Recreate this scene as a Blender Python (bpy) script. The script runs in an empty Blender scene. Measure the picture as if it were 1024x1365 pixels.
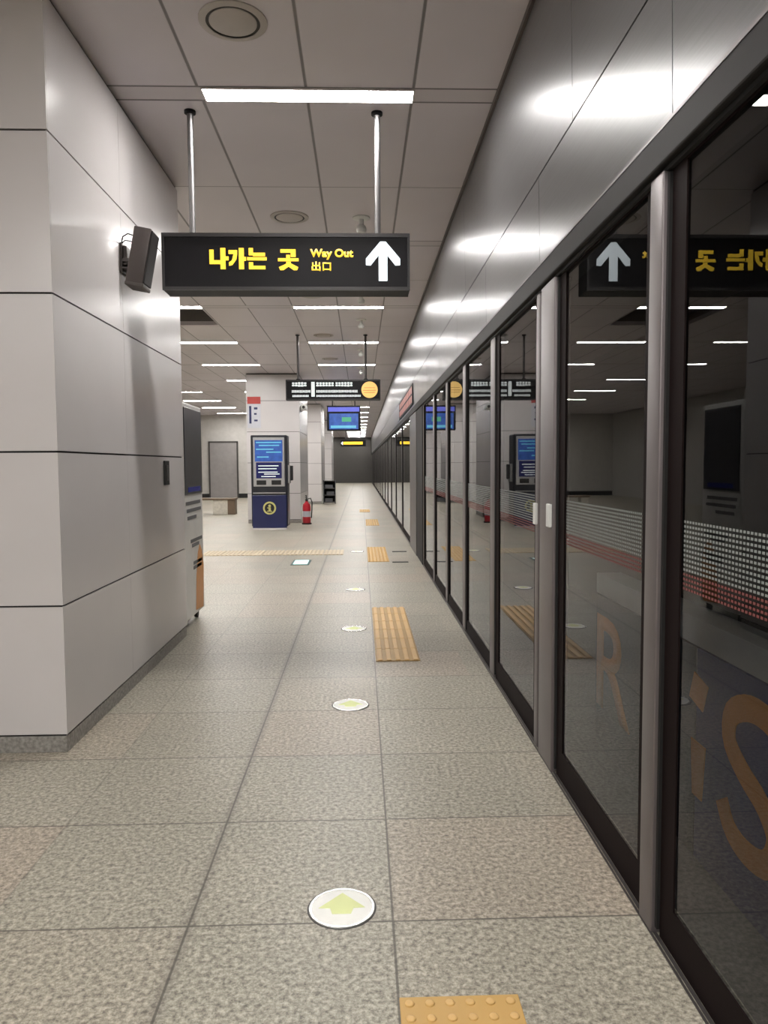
import bpy, bmesh, math, random
from mathutils import Vector, Matrix
random.seed(7)
sc = bpy.context.scene
COL = sc.collection
PI = math.pi

# ------------------------------------------------------------------ helpers
class MB:
    """collects shapes in one bmesh, then links them as ONE mesh object"""
    def __init__(s): s.bm = bmesh.new()
    def box(s, x0, x1, y0, y1, z0, z1, bev=0, M=None, seg=2):
        r = bmesh.ops.create_cube(s.bm, size=1)
        vs = r['verts']
        for v in vs:
            v.co = Vector(((x0+x1)/2+v.co.x*(x1-x0), (y0+y1)/2+v.co.y*(y1-y0), (z0+z1)/2+v.co.z*(z1-z0)))
        if bev:
            es = list({e for v in vs for e in v.link_edges})
            rr = bmesh.ops.bevel(s.bm, geom=es, offset=bev, segments=seg, affect='EDGES', profile=.5)
            vs = [v for v in rr['verts']] + [v for v in vs if v.is_valid]
            vs = list(set(vs))
        if M is not None:
            for v in vs: v.co = M @ v.co
        return s
    def prism(s, pts, f0, f1):
        """pts: list of 2D; f0/f1 map a 2D point to 3D for the two caps"""
        a = [s.bm.verts.new(f0(*p)) for p in pts]; b = [s.bm.verts.new(f1(*p)) for p in pts]
        s.bm.faces.new(a); s.bm.faces.new(b[::-1])
        n = len(pts)
        for i in range(n): s.bm.faces.new((a[i], b[i], b[(i+1) % n], a[(i+1) % n]))
        return s
    def lathe(s, prof, c=(0, 0, 0), n=32, M=None):
        """prof: (r,z) from one end to the other; closed at r==0"""
        rings = []
        for r, z in prof:
            if r < 1e-6: vs = [s.bm.verts.new((c[0], c[1], c[2]+z))]
            else: vs = [s.bm.verts.new((c[0]+r*math.cos(2*PI*i/n), c[1]+r*math.sin(2*PI*i/n), c[2]+z)) for i in range(n)]
            rings.append(vs)
        for A, B in zip(rings, rings[1:]):
            if len(A) == 1 and len(B) == 1: continue
            for i in range(n):
                j = (i+1) % n
                if len(A) == 1: s.bm.faces.new((A[0], B[i], B[j]))
                elif len(B) == 1: s.bm.faces.new((A[i], A[j], B[0]))
                else: s.bm.faces.new((A[i], A[j], B[j], B[i]))
        if M is not None:
            for R in rings:
                for v in R: v.co = M @ v.co
        return s
    def tube(s, pts, r, n=10):
        P = [Vector(p) for p in pts]; rings = []
        for i, p in enumerate(P):
            d = (P[min(i+1, len(P)-1)]-P[max(i-1, 0)]).normalized()
            u = d.orthogonal().normalized() if i == 0 else (u-d*u.dot(d)).normalized()
            w = d.cross(u)
            rings.append([s.bm.verts.new(p+u*r*math.cos(2*PI*k/n)+w*r*math.sin(2*PI*k/n)) for k in range(n)])
        for A, B in zip(rings, rings[1:]):
            for k in range(n): s.bm.faces.new((A[k], A[(k+1) % n], B[(k+1) % n], B[k]))
        s.bm.faces.new(rings[0][::-1]); s.bm.faces.new(rings[-1])
        return s
    def quad(s, *pts):
        s.bm.faces.new([s.bm.verts.new(p) for p in pts]); return s
    def build(s, name, mat, parent=None, loc=None, smooth=False):
        bmesh.ops.recalc_face_normals(s.bm, faces=s.bm.faces)
        me = bpy.data.meshes.new(name); s.bm.to_mesh(me); s.bm.free()
        if smooth:
            for p in me.polygons: p.use_smooth = True
            me.set_sharp_from_angle(angle=math.radians(35))
        o = bpy.data.objects.new(name, me); COL.objects.link(o)
        for m in (mat if isinstance(mat, (list, tuple)) else [mat]): me.materials.append(m)
        if parent: o.parent = parent
        if loc: o.location = loc
        return o

def tag(o, label=None, cat=None, group=None, kind=None):
    if label: o['label'] = label
    if cat: o['category'] = cat
    if group: o['group'] = group
    if kind: o['kind'] = kind
    return o
def empty(name, loc, label, cat, group=None, rz=0):
    o = bpy.data.objects.new(name, None); COL.objects.link(o); o.location = loc; o.rotation_euler.z = rz
    o.empty_display_size = .1
    return tag(o, label, cat, group)
KIDS = {}
def copy_tree(o, loc, label=None, parent=None):
    c = o.copy(); COL.objects.link(c)
    if parent is None:
        c.location = loc
        if label: c['label'] = label
    else: c.parent = parent
    for ch in [x for x in COL.objects if x.parent == o]: copy_tree(ch, None, None, c)
    return c
def struct(o): o['kind'] = 'structure'; return o

# ------------------------------------------------------------------ materials
def nodes(name):
    m = bpy.data.materials.new(name); m.use_nodes = True
    return m, m.node_tree.nodes, m.node_tree.links, m.node_tree.nodes['Principled BSDF']
def mat(name, col, rough=.5, metal=0, var=.06, scale=6, emis=0, ecol=None, spec=.5, aniso=0, bump=0):
    m, N, L, B = nodes(name)
    t = N.new('ShaderNodeTexCoord'); n = N.new('ShaderNodeTexNoise'); n.inputs['Scale'].default_value = scale
    n.inputs['Detail'].default_value = 4
    L.new(t.outputs['Object'], n.inputs['Vector'])
    r = N.new('ShaderNodeValToRGB'); L.new(n.outputs['Fac'], r.inputs['Fac'])
    r.color_ramp.elements[0].position = .3; r.color_ramp.elements[1].position = .7
    r.color_ramp.elements[0].color = (*[c*(1-var) for c in col], 1); r.color_ramp.elements[1].color = (*[min(1, c*(1+var)) for c in col], 1)
    L.new(r.outputs['Color'], B.inputs['Base Color'])
    B.inputs['Roughness'].default_value = rough; B.inputs['Metallic'].default_value = metal
    B.inputs['Specular IOR Level'].default_value = spec
    if aniso: B.inputs['Anisotropic'].default_value = aniso
    if emis:
        B.inputs['Emission Color'].default_value = (*(ecol or col), 1); B.inputs['Emission Strength'].default_value = emis
    if bump:
        b = N.new('ShaderNodeBump'); b.inputs['Strength'].default_value = bump; b.inputs['Distance'].default_value = .01
        L.new(n.outputs['Fac'], b.inputs['Height']); L.new(b.outputs['Normal'], B.inputs['Normal'])
    return m
def math_node(N, L, op, a, b=None, c=None):
    n = N.new('ShaderNodeMath'); n.operation = op
    for i, v in enumerate((a, b, c)):
        if v is None: continue
        if isinstance(v, (int, float)): n.inputs[i].default_value = v
        else: L.new(v, n.inputs[i])
    return n.outputs[0]
def joint_dist(N, L, x, off, pitch):
    """distance to the nearest joint of a regular row of joints"""
    a = math_node(N, L, 'SUBTRACT', x, off); a = math_node(N, L, 'DIVIDE', a, pitch)
    f = math_node(N, L, 'FRACT', math_node(N, L, 'ADD', a, .5)); f = math_node(N, L, 'ABSOLUTE', math_node(N, L, 'SUBTRACT', f, .5))
    return math_node(N, L, 'MULTIPLY', f, pitch), math_node(N, L, 'FLOOR', a)
def mixc(N, L, fac, a, b, blend='MIX'):
    n = N.new('ShaderNodeMix'); n.data_type = 'RGBA'; n.blend_type = blend
    for sock, v in ((n.inputs[0], fac), (n.inputs[6], a), (n.inputs[7], b)):
        if isinstance(v, (int, float)): sock.default_value = v
        elif isinstance(v, tuple): sock.default_value = (*v, 1)
        else: L.new(v, sock)
    return n.outputs[2]
def band(N, L, d, w, soft):
    """1 inside half-width w, soft falloff to 0"""
    mr = N.new('ShaderNodeMapRange'); mr.interpolation_type = 'SMOOTHSTEP'
    L.new(d, mr.inputs[0]); mr.inputs[1].default_value = w; mr.inputs[2].default_value = w+soft
    mr.inputs[3].default_value = 1; mr.inputs[4].default_value = 0
    return mr.outputs[0]

def granite_floor():
    m, N, L, B = nodes('granite_tiles')
    t = N.new('ShaderNodeTexCoord'); sp = N.new('ShaderNodeSeparateXYZ'); L.new(t.outputs['Object'], sp.inputs[0])
    dx, ix = joint_dist(N, L, sp.outputs[0], .083, .594); dy, iy = joint_dist(N, L, sp.outputs[1], 2.07, .6225)
    cv = N.new('ShaderNodeCombineXYZ'); L.new(ix, cv.inputs[0]); L.new(iy, cv.inputs[1])
    wn = N.new('ShaderNodeTexWhiteNoise'); wn.noise_dimensions = '2D'; L.new(cv.outputs[0], wn.inputs['Vector'])
    n1 = N.new('ShaderNodeTexNoise'); n1.inputs['Scale'].default_value = 62; n1.inputs['Detail'].default_value = 6; n1.inputs['Roughness'].default_value = .75
    L.new(t.outputs['Object'], n1.inputs['Vector'])
    r1 = N.new('ShaderNodeValToRGB'); L.new(n1.outputs['Fac'], r1.inputs['Fac'])
    e = r1.color_ramp.elements; e[0].position = .36; e[0].color = (.13, .118, .10, 1); e[1].position = .65; e[1].color = (.60, .565, .49, 1)
    x = e.new(.5); x.color = (.35, .325, .262, 1)
    # tile to tile tone, some pinkish
    tone = N.new('ShaderNodeValToRGB'); L.new(wn.outputs['Value'], tone.inputs['Fac'])
    te = tone.color_ramp.elements; te[0].color = (.93, .92, .90, 1); te[1].color = (1.06, .98, .95, 1)
    a = te.new(.5); a.color = (1, 1, .98, 1)
    c = mixc(N, L, 1.0, r1.outputs['Color'], tone.outputs['Color'], 'MULTIPLY')
    # soiling
    n2 = N.new('ShaderNodeTexNoise'); n2.inputs['Scale'].default_value = 1.7; n2.inputs['Detail'].default_value = 3; L.new(t.outputs['Object'], n2.inputs['Vector'])
    mr = N.new('ShaderNodeMapRange'); L.new(n2.outputs['Fac'], mr.inputs[0]); mr.inputs[1].default_value = .35; mr.inputs[2].default_value = .7; mr.inputs[3].default_value = .93; mr.inputs[4].default_value = 1.05
    cc = N.new('ShaderNodeCombineColor')
    for i in range(3): L.new(mr.outputs[0], cc.inputs[i])
    c = mixc(N, L, 1.0, c, cc.outputs[0], 'MULTIPLY')
    # the worn dark joint line running along the platform
    dj = math_node(N, L, 'ABSOLUTE', math_node(N, L, 'SUBTRACT', sp.outputs[0], -.511))
    c = mixc(N, L, math_node(N, L, 'MULTIPLY', band(N, L, dj, .004, .03), .35), c, (.12, .105, .09))
    wx = math_node(N, L, 'LESS_THAN', sp.outputs[0], .3); wl = math_node(N, L, 'SUBTRACT', 1.0, math_node(N, L, 'MULTIPLY', math_node(N, L, 'LESS_THAN', sp.outputs[0], -.8), .6))
    jx = math_node(N, L, 'MULTIPLY', band(N, L, dx, .0018, .0035), math_node(N, L, 'MULTIPLY', wx, wl))
    j = math_node(N, L, 'MAXIMUM', jx, band(N, L, dy, .0018, .0035))
    c = mixc(N, L, math_node(N, L, 'MULTIPLY', j, .8), c, (.07, .06, .05))
    L.new(c, B.inputs['Base Color'])
    r = N.new('ShaderNodeMapRange'); L.new(n1.outputs['Fac'], r.inputs[0]); r.inputs[3].default_value = .30; r.inputs[4].default_value = .46; B.inputs['Specular IOR Level'].default_value = .42
    L.new(r.outputs[0], B.inputs['Roughness'])
    b = N.new('ShaderNodeBump'); b.inputs['Strength'].default_value = .05; b.inputs['Distance'].default_value = .002
    h = math_node(N, L, 'SUBTRACT', n1.outputs['Fac'], math_node(N, L, 'MULTIPLY', j, 1.5))
    L.new(h, b.inputs['Height']); L.new(b.outputs['Normal'], B.inputs['Normal'])
    return m
def ceiling_mat():
    m, N, L, B = nodes('metal_ceiling_tiles')
    t = N.new('ShaderNodeTexCoord'); sp = N.new('ShaderNodeSeparateXYZ'); L.new(t.outputs['Object'], sp.inputs[0])
    dx, ix = joint_dist(N, L, sp.outputs[0], -.29, .603)
    dy, iy = joint_dist(N, L, sp.outputs[1], 5.752, 2.82)
    dc, ic = joint_dist(N, L, sp.outputs[1], 4.352, 2.82)
    ed = math_node(N, L, 'ABSOLUTE', math_node(N, L, 'SUBTRACT', dc, .078))
    inch = math_node(N, L, 'LESS_THAN', dc, .078)
    j = math_node(N, L, 'MAXIMUM', band(N, L, dy, .002, .005), math_node(N, L, 'MULTIPLY', band(N, L, ed, .005, .006), 1.0))
    jx = math_node(N, L, 'MULTIPLY', band(N, L, dx, .004, .008), math_node(N, L, 'SUBTRACT', 1.0, inch))
    j = math_node(N, L, 'MAXIMUM', j, jx)
    n = N.new('ShaderNodeTexNoise'); n.inputs['Scale'].default_value = 2; L.new(t.outputs['Object'], n.inputs['Vector'])
    c = mixc(N, L, n.outputs['Fac'], CEIL0, CEIL1)
    c = mixc(N, L, math_node(N, L, 'MULTIPLY', inch, .25), c, (.4, .36, .35))
    c = mixc(N, L, math_node(N, L, 'MULTIPLY', j, .85), c, (.08, .07, .07))
    L.new(c, B.inputs['Base Color']); B.inputs['Roughness'].default_value = .38; B.inputs['Specular IOR Level'].default_value = .5
    b = N.new('ShaderNodeBump'); b.inputs['Strength'].default_value = .5; b.inputs['Distance'].default_value = .004; b.invert = True
    L.new(j, b.inputs['Height']); L.new(b.outputs['Normal'], B.inputs['Normal'])
    return m
CEIL0, CEIL1 = (.60, .555, .585), (.68, .63, .66)
def steel_mat():
    m, N, L, B = nodes('brushed_steel')
    t = N.new('ShaderNodeTexCoord'); mp = N.new('ShaderNodeMapping'); mp.inputs['Scale'].default_value = (40, 1.2, 60)
    L.new(t.outputs['Object'], mp.inputs[0]); n = N.new('ShaderNodeTexNoise'); n.inputs['Scale'].default_value = 3; n.inputs['Detail'].default_value = 5
    L.new(mp.outputs[0], n.inputs['Vector'])
    c = mixc(N, L, n.outputs['Fac'], (.15, .146, .148), (.205, .2, .203)); L.new(c, B.inputs['Base Color'])
    B.inputs['Metallic'].default_value = .55; B.inputs['Roughness'].default_value = .31; B.inputs['Anisotropic'].default_value = .6; B.inputs['Specular IOR Level'].default_value = .25
    tg = N.new('ShaderNodeCombineXYZ'); tg.inputs[0].default_value = 0; tg.inputs[1].default_value = 1; tg.inputs[2].default_value = 0
    L.new(tg.outputs[0], B.inputs['Tangent'])
    n2 = N.new('ShaderNodeTexNoise'); n2.inputs['Scale'].default_value = 1.1; L.new(t.outputs['Object'], n2.inputs['Vector'])
    b = N.new('ShaderNodeBump'); b.inputs['Strength'].default_value = .12; b.inputs['Distance'].default_value = .05
    L.new(n2.outputs['Fac'], b.inputs['Height']); L.new(b.outputs['Normal'], B.inputs['Normal'])
    return m
def tactile_mat(name, low, high):
    m, N, L, B = nodes(name)
    t = N.new('ShaderNodeTexCoord'); sp = N.new('ShaderNodeSeparateXYZ'); L.new(t.outputs['Object'], sp.inputs[0])
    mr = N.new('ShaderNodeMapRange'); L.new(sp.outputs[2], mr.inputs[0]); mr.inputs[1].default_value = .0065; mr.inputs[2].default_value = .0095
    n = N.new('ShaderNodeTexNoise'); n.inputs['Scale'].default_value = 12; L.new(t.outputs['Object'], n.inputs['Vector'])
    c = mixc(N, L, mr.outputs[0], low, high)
    c = mixc(N, L, math_node(N, L, 'MULTIPLY', n.outputs['Fac'], .3), c, (.5, .36, .2))
    L.new(c, B.inputs['Base Color']); B.inputs['Roughness'].default_value = .5
    return m
def glass_mat():
    m, N, L, B = nodes('tinted_door_glass'); N.remove(B); out = N['Material Output']
    tr = N.new('ShaderNodeBsdfTransparent'); gl = N.new('ShaderNodeBsdfGlossy'); gl.inputs['Roughness'].default_value = 0.008
    n = N.new('ShaderNodeTexNoise'); n.inputs['Scale'].default_value = .8; t = N.new('ShaderNodeTexCoord'); L.new(t.outputs['Object'], n.inputs['Vector'])
    L.new(mixc(N, L, n.outputs['Fac'], (.74, .75, .76), (.80, .81, .81)), tr.inputs['Color'])
    gl.inputs['Color'].default_value = (1, 1, 1, 1)
    fr = N.new('ShaderNodeFresnel'); fr.inputs['IOR'].default_value = GLASS_IOR
    ge = N.new('ShaderNodeNewGeometry')
    f = math_node(N, L, 'MULTIPLY', fr.outputs[0], math_node(N, L, 'SUBTRACT', 1.0, ge.outputs['Backfacing']))
    mx = N.new('ShaderNodeMixShader'); L.new(f, mx.inputs[0]); L.new(tr.outputs[0], mx.inputs[1]); L.new(gl.outputs[0], mx.inputs[2])
    L.new(mx.outputs[0], out.inputs['Surface'])
    return m
GLASS_IOR = 1.385

LIGHT = 78.0; LIGHT_FAR = 88.0; LIGHT_REAR = 135.0  # far and rear strengths raised to brighten the far floor and pillar front
M = dict(
 floor=granite_floor(), ceil=ceiling_mat(), steel=steel_mat(), glass=glass_mat(),
 panel=mat('pillar_panel', (.61, .58, .575), .24, var=.03, scale=1.5, spec=.6),
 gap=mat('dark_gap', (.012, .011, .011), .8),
 plinth=mat('granite_plinth', (.26, .245, .225), .45, var=.35, scale=60),
 lamp=mat('lamp_diffuser', (.95, .95, .95), .5, emis=LIGHT, ecol=(1.0, .975, .945)),
 lampfar=mat('lamp_diffuser_far_raised', (.95, .95, .95), .5, emis=LIGHT_FAR, ecol=(1.0, .98, .95)), lamprear=mat('lamp_diffuser_rear_raised', (.95, .95, .95), .5, emis=LIGHT_REAR, ecol=(1.0, .98, .95)), lampframe=mat('lamp_frame', (.55, .5, .49), .4),
 grey=mat('ceiling_disc', (.47, .43, .40), .45), darkring=mat('dark_ring', (.03, .027, .025), .5),
 white=mat('white_plastic', (.72, .73, .70), .35),
 rod=mat('steel_rod', (.26, .25, .25), .42, metal=1), rodd=mat('dark_rod', (.09, .08, .08), .4, metal=.6),
 black=mat('black_sign_case', (.012, .012, .014), .5, spec=.2), blackface=mat('black_sign_face', (.008, .007, .009), .35, spec=.2),
 yellow=mat('yellow_letters', (.9, .6, .03), .5, emis=1.0, ecol=(1.0, .66, .05)),
 arrow=mat('white_arrow', (.85, .92, .95), .5, emis=.95, ecol=(.82, .93, 1.0)),
 sgrey=mat('grey_letters', (.75, .8, .8), .5, emis=.55, ecol=(.8, .88, .88)),
 orange=mat('amber_disc', (.85, .55, .15), .5, emis=.6, ecol=(.95, .62, .22)),
 frit=mat('dark_glass_border', (.012, .0075, .0075), .6, spec=.06), header=mat('header_metal', (.016, .0145, .014), .6, spec=.2),
 post=mat('post_aluminium', (.19, .168, .17), .42, metal=.6), filmw=mat('film_white', (.24, .26, .25), .6), filmr=mat('film_red', (.19, .05, .045), .6),
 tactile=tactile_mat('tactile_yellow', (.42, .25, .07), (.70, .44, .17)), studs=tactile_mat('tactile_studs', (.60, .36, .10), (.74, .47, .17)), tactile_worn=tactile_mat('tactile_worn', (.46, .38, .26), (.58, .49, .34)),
 discrim=mat('disc_rim', (.6, .6, .58), .25, metal=.7), disc=mat('disc_white', (.93, .93, .88), .6), discy=mat('disc_arrow', (.80, .86, .42), .6),
 navy=mat('navy_panel', (.012, .018, .09), .3), screen=mat('blue_screen', (.02, .05, .2), .2, emis=.5, ecol=(.05, .16, .6), scale=9, var=.5),
 screend=mat('dark_screen', (.008, .010, .05), .15, emis=.12, ecol=(.05, .06, .5)), cyan=mat('screen_cyan', (.1, .4, .5), .3, emis=.5, ecol=(.15, .5, .75)),
 silver=mat('silver_panel', (.5, .5, .51), .3, metal=.6), dkframe=mat('kiosk_frame', (.02, .022, .03), .3),
 emblem=mat('emblem_yellow', (.62, .58, .22), .45), red=mat('extinguisher_red', (.5, .02, .035), .3), redsign=mat('red_sign', (.45, .04, .03), .5),
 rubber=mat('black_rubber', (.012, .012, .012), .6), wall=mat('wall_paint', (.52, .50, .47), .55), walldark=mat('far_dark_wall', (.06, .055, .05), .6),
 stone=mat('bench_stone', (.62, .58, .5), .5, var=.12, scale=20), wood=mat('bench_wood', (.16, .11, .07), .5),
 door=mat('grey_door', (.30, .28, .275), .5), brown=mat('speaker_brown', (.085, .068, .064), .45), grille=mat('speaker_grille', (.02, .018, .018), .55),
 cab=mat('cabinet_white', (.64, .63, .61), .35), cabdark=mat('cabinet_dark', (.05, .05, .055), .3), orangeg=mat('orange_graphic', (.62, .27, .08), .45),
 ink=mat('dark_ink', (.12, .12, .13), .5), concrete=mat('tunnel_concrete', (.085, .08, .078), .8, var=.25, scale=3),
 coping=mat('grey_coping', (.25, .245, .24), .6), boardn=mat('board_navy', (.009, .014, .085), .6, spec=.2), boardd=mat('board_dark', (.016, .018, .024), .6, spec=.2),
 boardo=mat('board_orange', (.42, .15, .018), .6, spec=.2), tealg=mat('teal_rim', (.02, .09, .09), .4), exitl=mat('exit_floor_light', (.7, .95, .95), .4, emis=.9, ecol=(.65, 1, .95)),
 led=mat('red_led', (.22, .04, .02), .4, emis=.12, ecol=(1, .16, .06)), pearl=mat('silver_foot', (.8, .78, .8), .25, metal=.3),
 blue=mat('monitor_blue', (.05, .06, .3), .3, emis=.7, ecol=(.16, .18, .8)), green=mat('monitor_green', (.05, .3, .15), .3, emis=.35, ecol=(.1, .55, .35)),
 notice=mat('notice_paper', (.55, .55, .6), .5),
)

# ------------------------------------------------------------------ text
def text_part(body, mtl, parent, name, fit, depth=.004, bold=.0, plane='front', label=None):
    """text fitted to a box. fit=(u0,u1,v0,v1); plane 'front' faces -Y (u=X), 'left' faces -X (u=-Y), 'right' faces +X (u=Y). off: plane position"""
    u0, u1, v0, v1, off = fit
    cu = bpy.data.curves.new(name, 'FONT'); cu.body = body; cu.size = 1; cu.offset = bold; cu.resolution_u = 4
    to = bpy.data.objects.new('txt', cu); COL.objects.link(to)
    dg = bpy.context.evaluated_depsgraph_get(); dg.update()
    me = bpy.data.meshes.new_from_object(to.evaluated_get(dg))
    bpy.data.objects.remove(to); bpy.data.curves.remove(cu)
    xs = [v.co.x for v in me.vertices]; ys = [v.co.y for v in me.vertices]
    bm = bmesh.new(); bm.from_mesh(me); bpy.data.meshes.remove(me)
    a, b, c, d = min(xs), max(xs), min(ys), max(ys)
    r = bmesh.ops.extrude_face_region(bm, geom=list(bm.faces))
    top = {v for v in r['geom'] if isinstance(v, bmesh.types.BMVert)}
    for v in bm.verts:
        u = u0+(v.co.x-a)/(b-a)*(u1-u0); w = v0+(v.co.y-c)/(d-c)*(v1-v0); k = depth if v in top else 0
        if plane == 'front': v.co = (u, off-k, w)
        elif plane == 'back': v.co = (-u, off+k, w)
        elif plane == 'left': v.co = (off-k, -u, w)
        else: v.co = (off+k, u, w)
    o = MB(); o.bm.free(); o.bm = bm
    ob = o.build(name, mtl, parent)
    if label: ob['label'] = label
    return ob

# ------------------------------------------------------------------ camera
f, pit, yaw, rol = 981.957, .0635916, .0309387, .0061925
cp, sp_, cy, sy, cr, sr = math.cos(pit), math.sin(pit), math.cos(yaw), math.sin(yaw), math.cos(rol), math.sin(rol)
F = Vector((sy*cp, cy*cp, -sp_)); Rt = Vector((cy, -sy, 0)); Dn = F.cross(Rt)
A = cr*Rt+sr*Dn; Bv = -sr*Rt+cr*Dn
cam = bpy.data.cameras.new('camera'); co = bpy.data.objects.new('camera', cam); COL.objects.link(co)
cam.sensor_fit = 'HORIZONTAL'; cam.sensor_width = 36; cam.lens = 36*f/1024; cam.clip_start = .05; cam.clip_end = 200
mw = Matrix((( A.x, -Bv.x, -F.x, 0), (A.y, -Bv.y, -F.y, 0), (A.z, -Bv.z, -F.z, 1.33), (0, 0, 0, 1)))
co.matrix_world = mw
sc.camera = co

# ------------------------------------------------------------------ the shell
CZ, XP, YB, YE = 3.44, .83, -6.0, 56.0
XL = -9.0
b = MB(); b.box(XL, XP+.10, YB, YE, -.12, 0); struct(b.build('floor', M['floor']))
hx0, hx1, hy0, hy1 = -3.35, -2.12, 10.17, 11.29
b = MB()
for r in ((XL, hx0, YB, YE), (hx1, .80, YB, YE), (hx0, hx1, YB, hy0), (hx0, hx1, hy1, YE)): b.box(*r, CZ, CZ+.06)
struct(b.build('ceiling', M['ceil']))
b = MB(); b.box(hx0-.02, hx1+.02, hy0-.02, hy1+.02, CZ+.42, CZ+.45)
for r in ((hx0-.05, hx0, hy0, hy1), (hx1, hx1+.05, hy0, hy1), (hx0-.05, hx1+.05, hy0-.05, hy0), (hx0-.05, hx1+.05, hy1, hy1+.05)): b.box(*r, CZ+.06, CZ+.45)
struct(b.build('trim_1', mat('open_ceiling_void', (.16, .145, .135), .7)))
b = MB(); b.box(XL-.15, XL, YB, YE, 0, CZ); struct(b.build('wall_left', M['wall']))
b = MB(); b.box(XL, XP+.1, YB-.15, YB, 0, CZ); struct(b.build('wall_back', M['wall']))
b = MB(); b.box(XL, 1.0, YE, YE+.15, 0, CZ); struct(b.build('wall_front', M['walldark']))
# inner wall across the left of the hall with its grey door
b = MB(); b.box(XL, -4.45, 31.0, 31.3, 0, CZ); struct(b.build('wall_middle', M['wall']))
b = MB(); b.box(XL, -4.44, 30.97, 31.0, 0, .18); struct(b.build('baseboard_middle', M['rubber']))
d = MB(); d.box(-6.27, -5.17, 30.95, 30.995, .02, 2.3); d1 = struct(d.build('door_1', M['door']))
d = MB(); d.box(-6.33, -6.27, 30.93, 30.995, 0, 2.36).box(-5.17, -5.11, 30.93, 30.995, 0, 2.36).box(-6.33, -5.11, 30.93, 30.995, 2.3, 2.36); d.build('door_frame', M['walldark'], d1)
d = MB(); d.tube([(-5.3, 30.9, 1.0), (-5.3, 30.87, 1.0), (-5.42, 30.87, 1.0)], .012); d.build('door_handle', M['rod'], d1)
# steel fascia over the screen doors: two rows of brushed panels
b = MB()
def fx(z): return .80+(CZ-z)/(CZ-2.22)*.028
zj = 2.634
for (z0, z1, offs) in ((zj+.004, CZ-.012, .7), (2.225, zj-.004, 0.0)):
    y = YB+offs*.0
    ys = [1.975+1.44*k for k in range(-6, 39)] if offs == 0 else [1.975+2.88*k+.9 for k in range(-4, 20)]
    ys = [max(YB, min(YE, q)) for q in ys]
    for a, c in zip(ys, ys[1:]):
        if c-a < .1: continue
        g = .0025
        pts = [(fx(z0), z0), (fx(z1), z1), (fx(z1)+.03, z1), (fx(z0)+.03, z0)]
        b.prism(pts, lambda X, Z, a=a: Vector((X, a+g, Z)), lambda X, Z, c=c: Vector((X, c-g, Z)))
struct(b.build('wall_right', M['steel']))
b = MB(); b.box(.835, 1.05, YB, YE, 2.12, CZ+.06); struct(b.build('trim_2', M['gap']))
b = MB(); b.box(.785, .803, YB, YE, CZ-.03, CZ+.0); struct(b.build('trim_3', mat('ceiling_edge_trim', (.06, .045, .042), .4)))
# the track side
b = MB(); b.box(.93, 4.8, YB, YE, -1.55, -1.4); struct(b.build('floor_track', M['concrete']))
b = MB(); b.box(.93, .99, YB, YE, -1.4, -.12); struct(b.build('wall_platform_edge', M['concrete']))
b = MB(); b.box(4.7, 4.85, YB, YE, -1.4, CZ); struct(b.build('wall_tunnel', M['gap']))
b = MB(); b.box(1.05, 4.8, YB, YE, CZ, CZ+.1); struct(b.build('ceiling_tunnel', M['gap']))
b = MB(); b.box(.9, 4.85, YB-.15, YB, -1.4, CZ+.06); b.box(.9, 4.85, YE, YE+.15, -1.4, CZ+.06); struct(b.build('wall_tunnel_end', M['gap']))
b = MB(); b.box(2.31, 2.5, -3, 7.03, -1.4, .087); struct(b.build('wall_track', M['concrete']))
b = MB(); b.box(2.28, 2.52, -3, 7.03, .087, .275, bev=.006); struct(b.build('trim_4', M['coping']))

# advertising boards low on the track wall
t = empty('advertising_board', (2.30, 4.0, -1.385), 'dark navy trackside board with an orange letter S, seen through nearest glass', 'billboard', 'trackside advertising boards')
m_ = MB(); m_.box(-.02, .008, -2.2, .875, 0, 1.46, bev=.004); m_.build('panel', M['boardn'], t)
def letter_tube(pts, w, depth, nm, par, mtl, x):
    """flat stroke letter built from a swept ribbon in the (Y,Z) plane"""
    mb = MB(); n = len(pts); P = [Vector(p) for p in pts]; Lf = []; Rg = []
    for i in range(n):
        dd = (P[min(i+1, n-1)]-P[max(i-1, 0)]).normalized(); nn = Vector((-dd.y, dd.x))
        Lf.append(P[i]+nn*w/2); Rg.append(P[i]-nn*w/2)
    for i in range(n-1):
        q = [Lf[i], Lf[i+1], Rg[i+1], Rg[i]]
        mb.prism([tuple(v) for v in q], lambda Y, Z: Vector((x, Y, Z)), lambda Y, Z: Vector((x-depth, Y, Z)))
    bmesh.ops.remove_doubles(mb.bm, verts=mb.bm.verts, dist=1e-5)
    return mb.build(nm, mtl, par)
S = []
for k in range(0, 41):    # an S: upper bowl, spine, lower bowl (u to the right = -Y)
    q = k/40
    ctrl = [(.34, .30), (.22, .45), (-.02, .47), (-.23, .36), (-.25, .17), (-.08, .03), (.14, -.08), (.27, -.24), (.20, -.42), (-.02, -.475), (-.22, -.42), (-.33, -.27)]
    s_ = q*(len(ctrl)-1); i = min(int(s_), len(ctrl)-2); fr = s_-i
    p0, p1, p2, p3 = [Vector(ctrl[max(0, min(len(ctrl)-1, i+e))]) for e in (-1, 0, 1, 2)]
    v = .5*((2*p1)+(p2-p0)*fr+(2*p0-5*p1+4*p2-p3)*fr*fr+(3*p1-p0-3*p2+p3)*fr**3)
    S.append((-v.x*1.0+.18-.02, v.y*.93+.835))
letter_tube(S, .16, .006, 'letter', t, M['boardo'], -.021)['label'] = 'orange letter S'
t = empty('advertising_board', (2.30, 4.0, -1.385), 'dark trackside board with a pale orange letter R and slim letter i behind second pane', 'billboard', 'trackside advertising boards')
m_ = MB(); m_.box(-.02, .008, .885, 3.02, 0, 1.46, bev=.004); m_.build('panel', M['boardd'], t)
m_ = MB()
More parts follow.
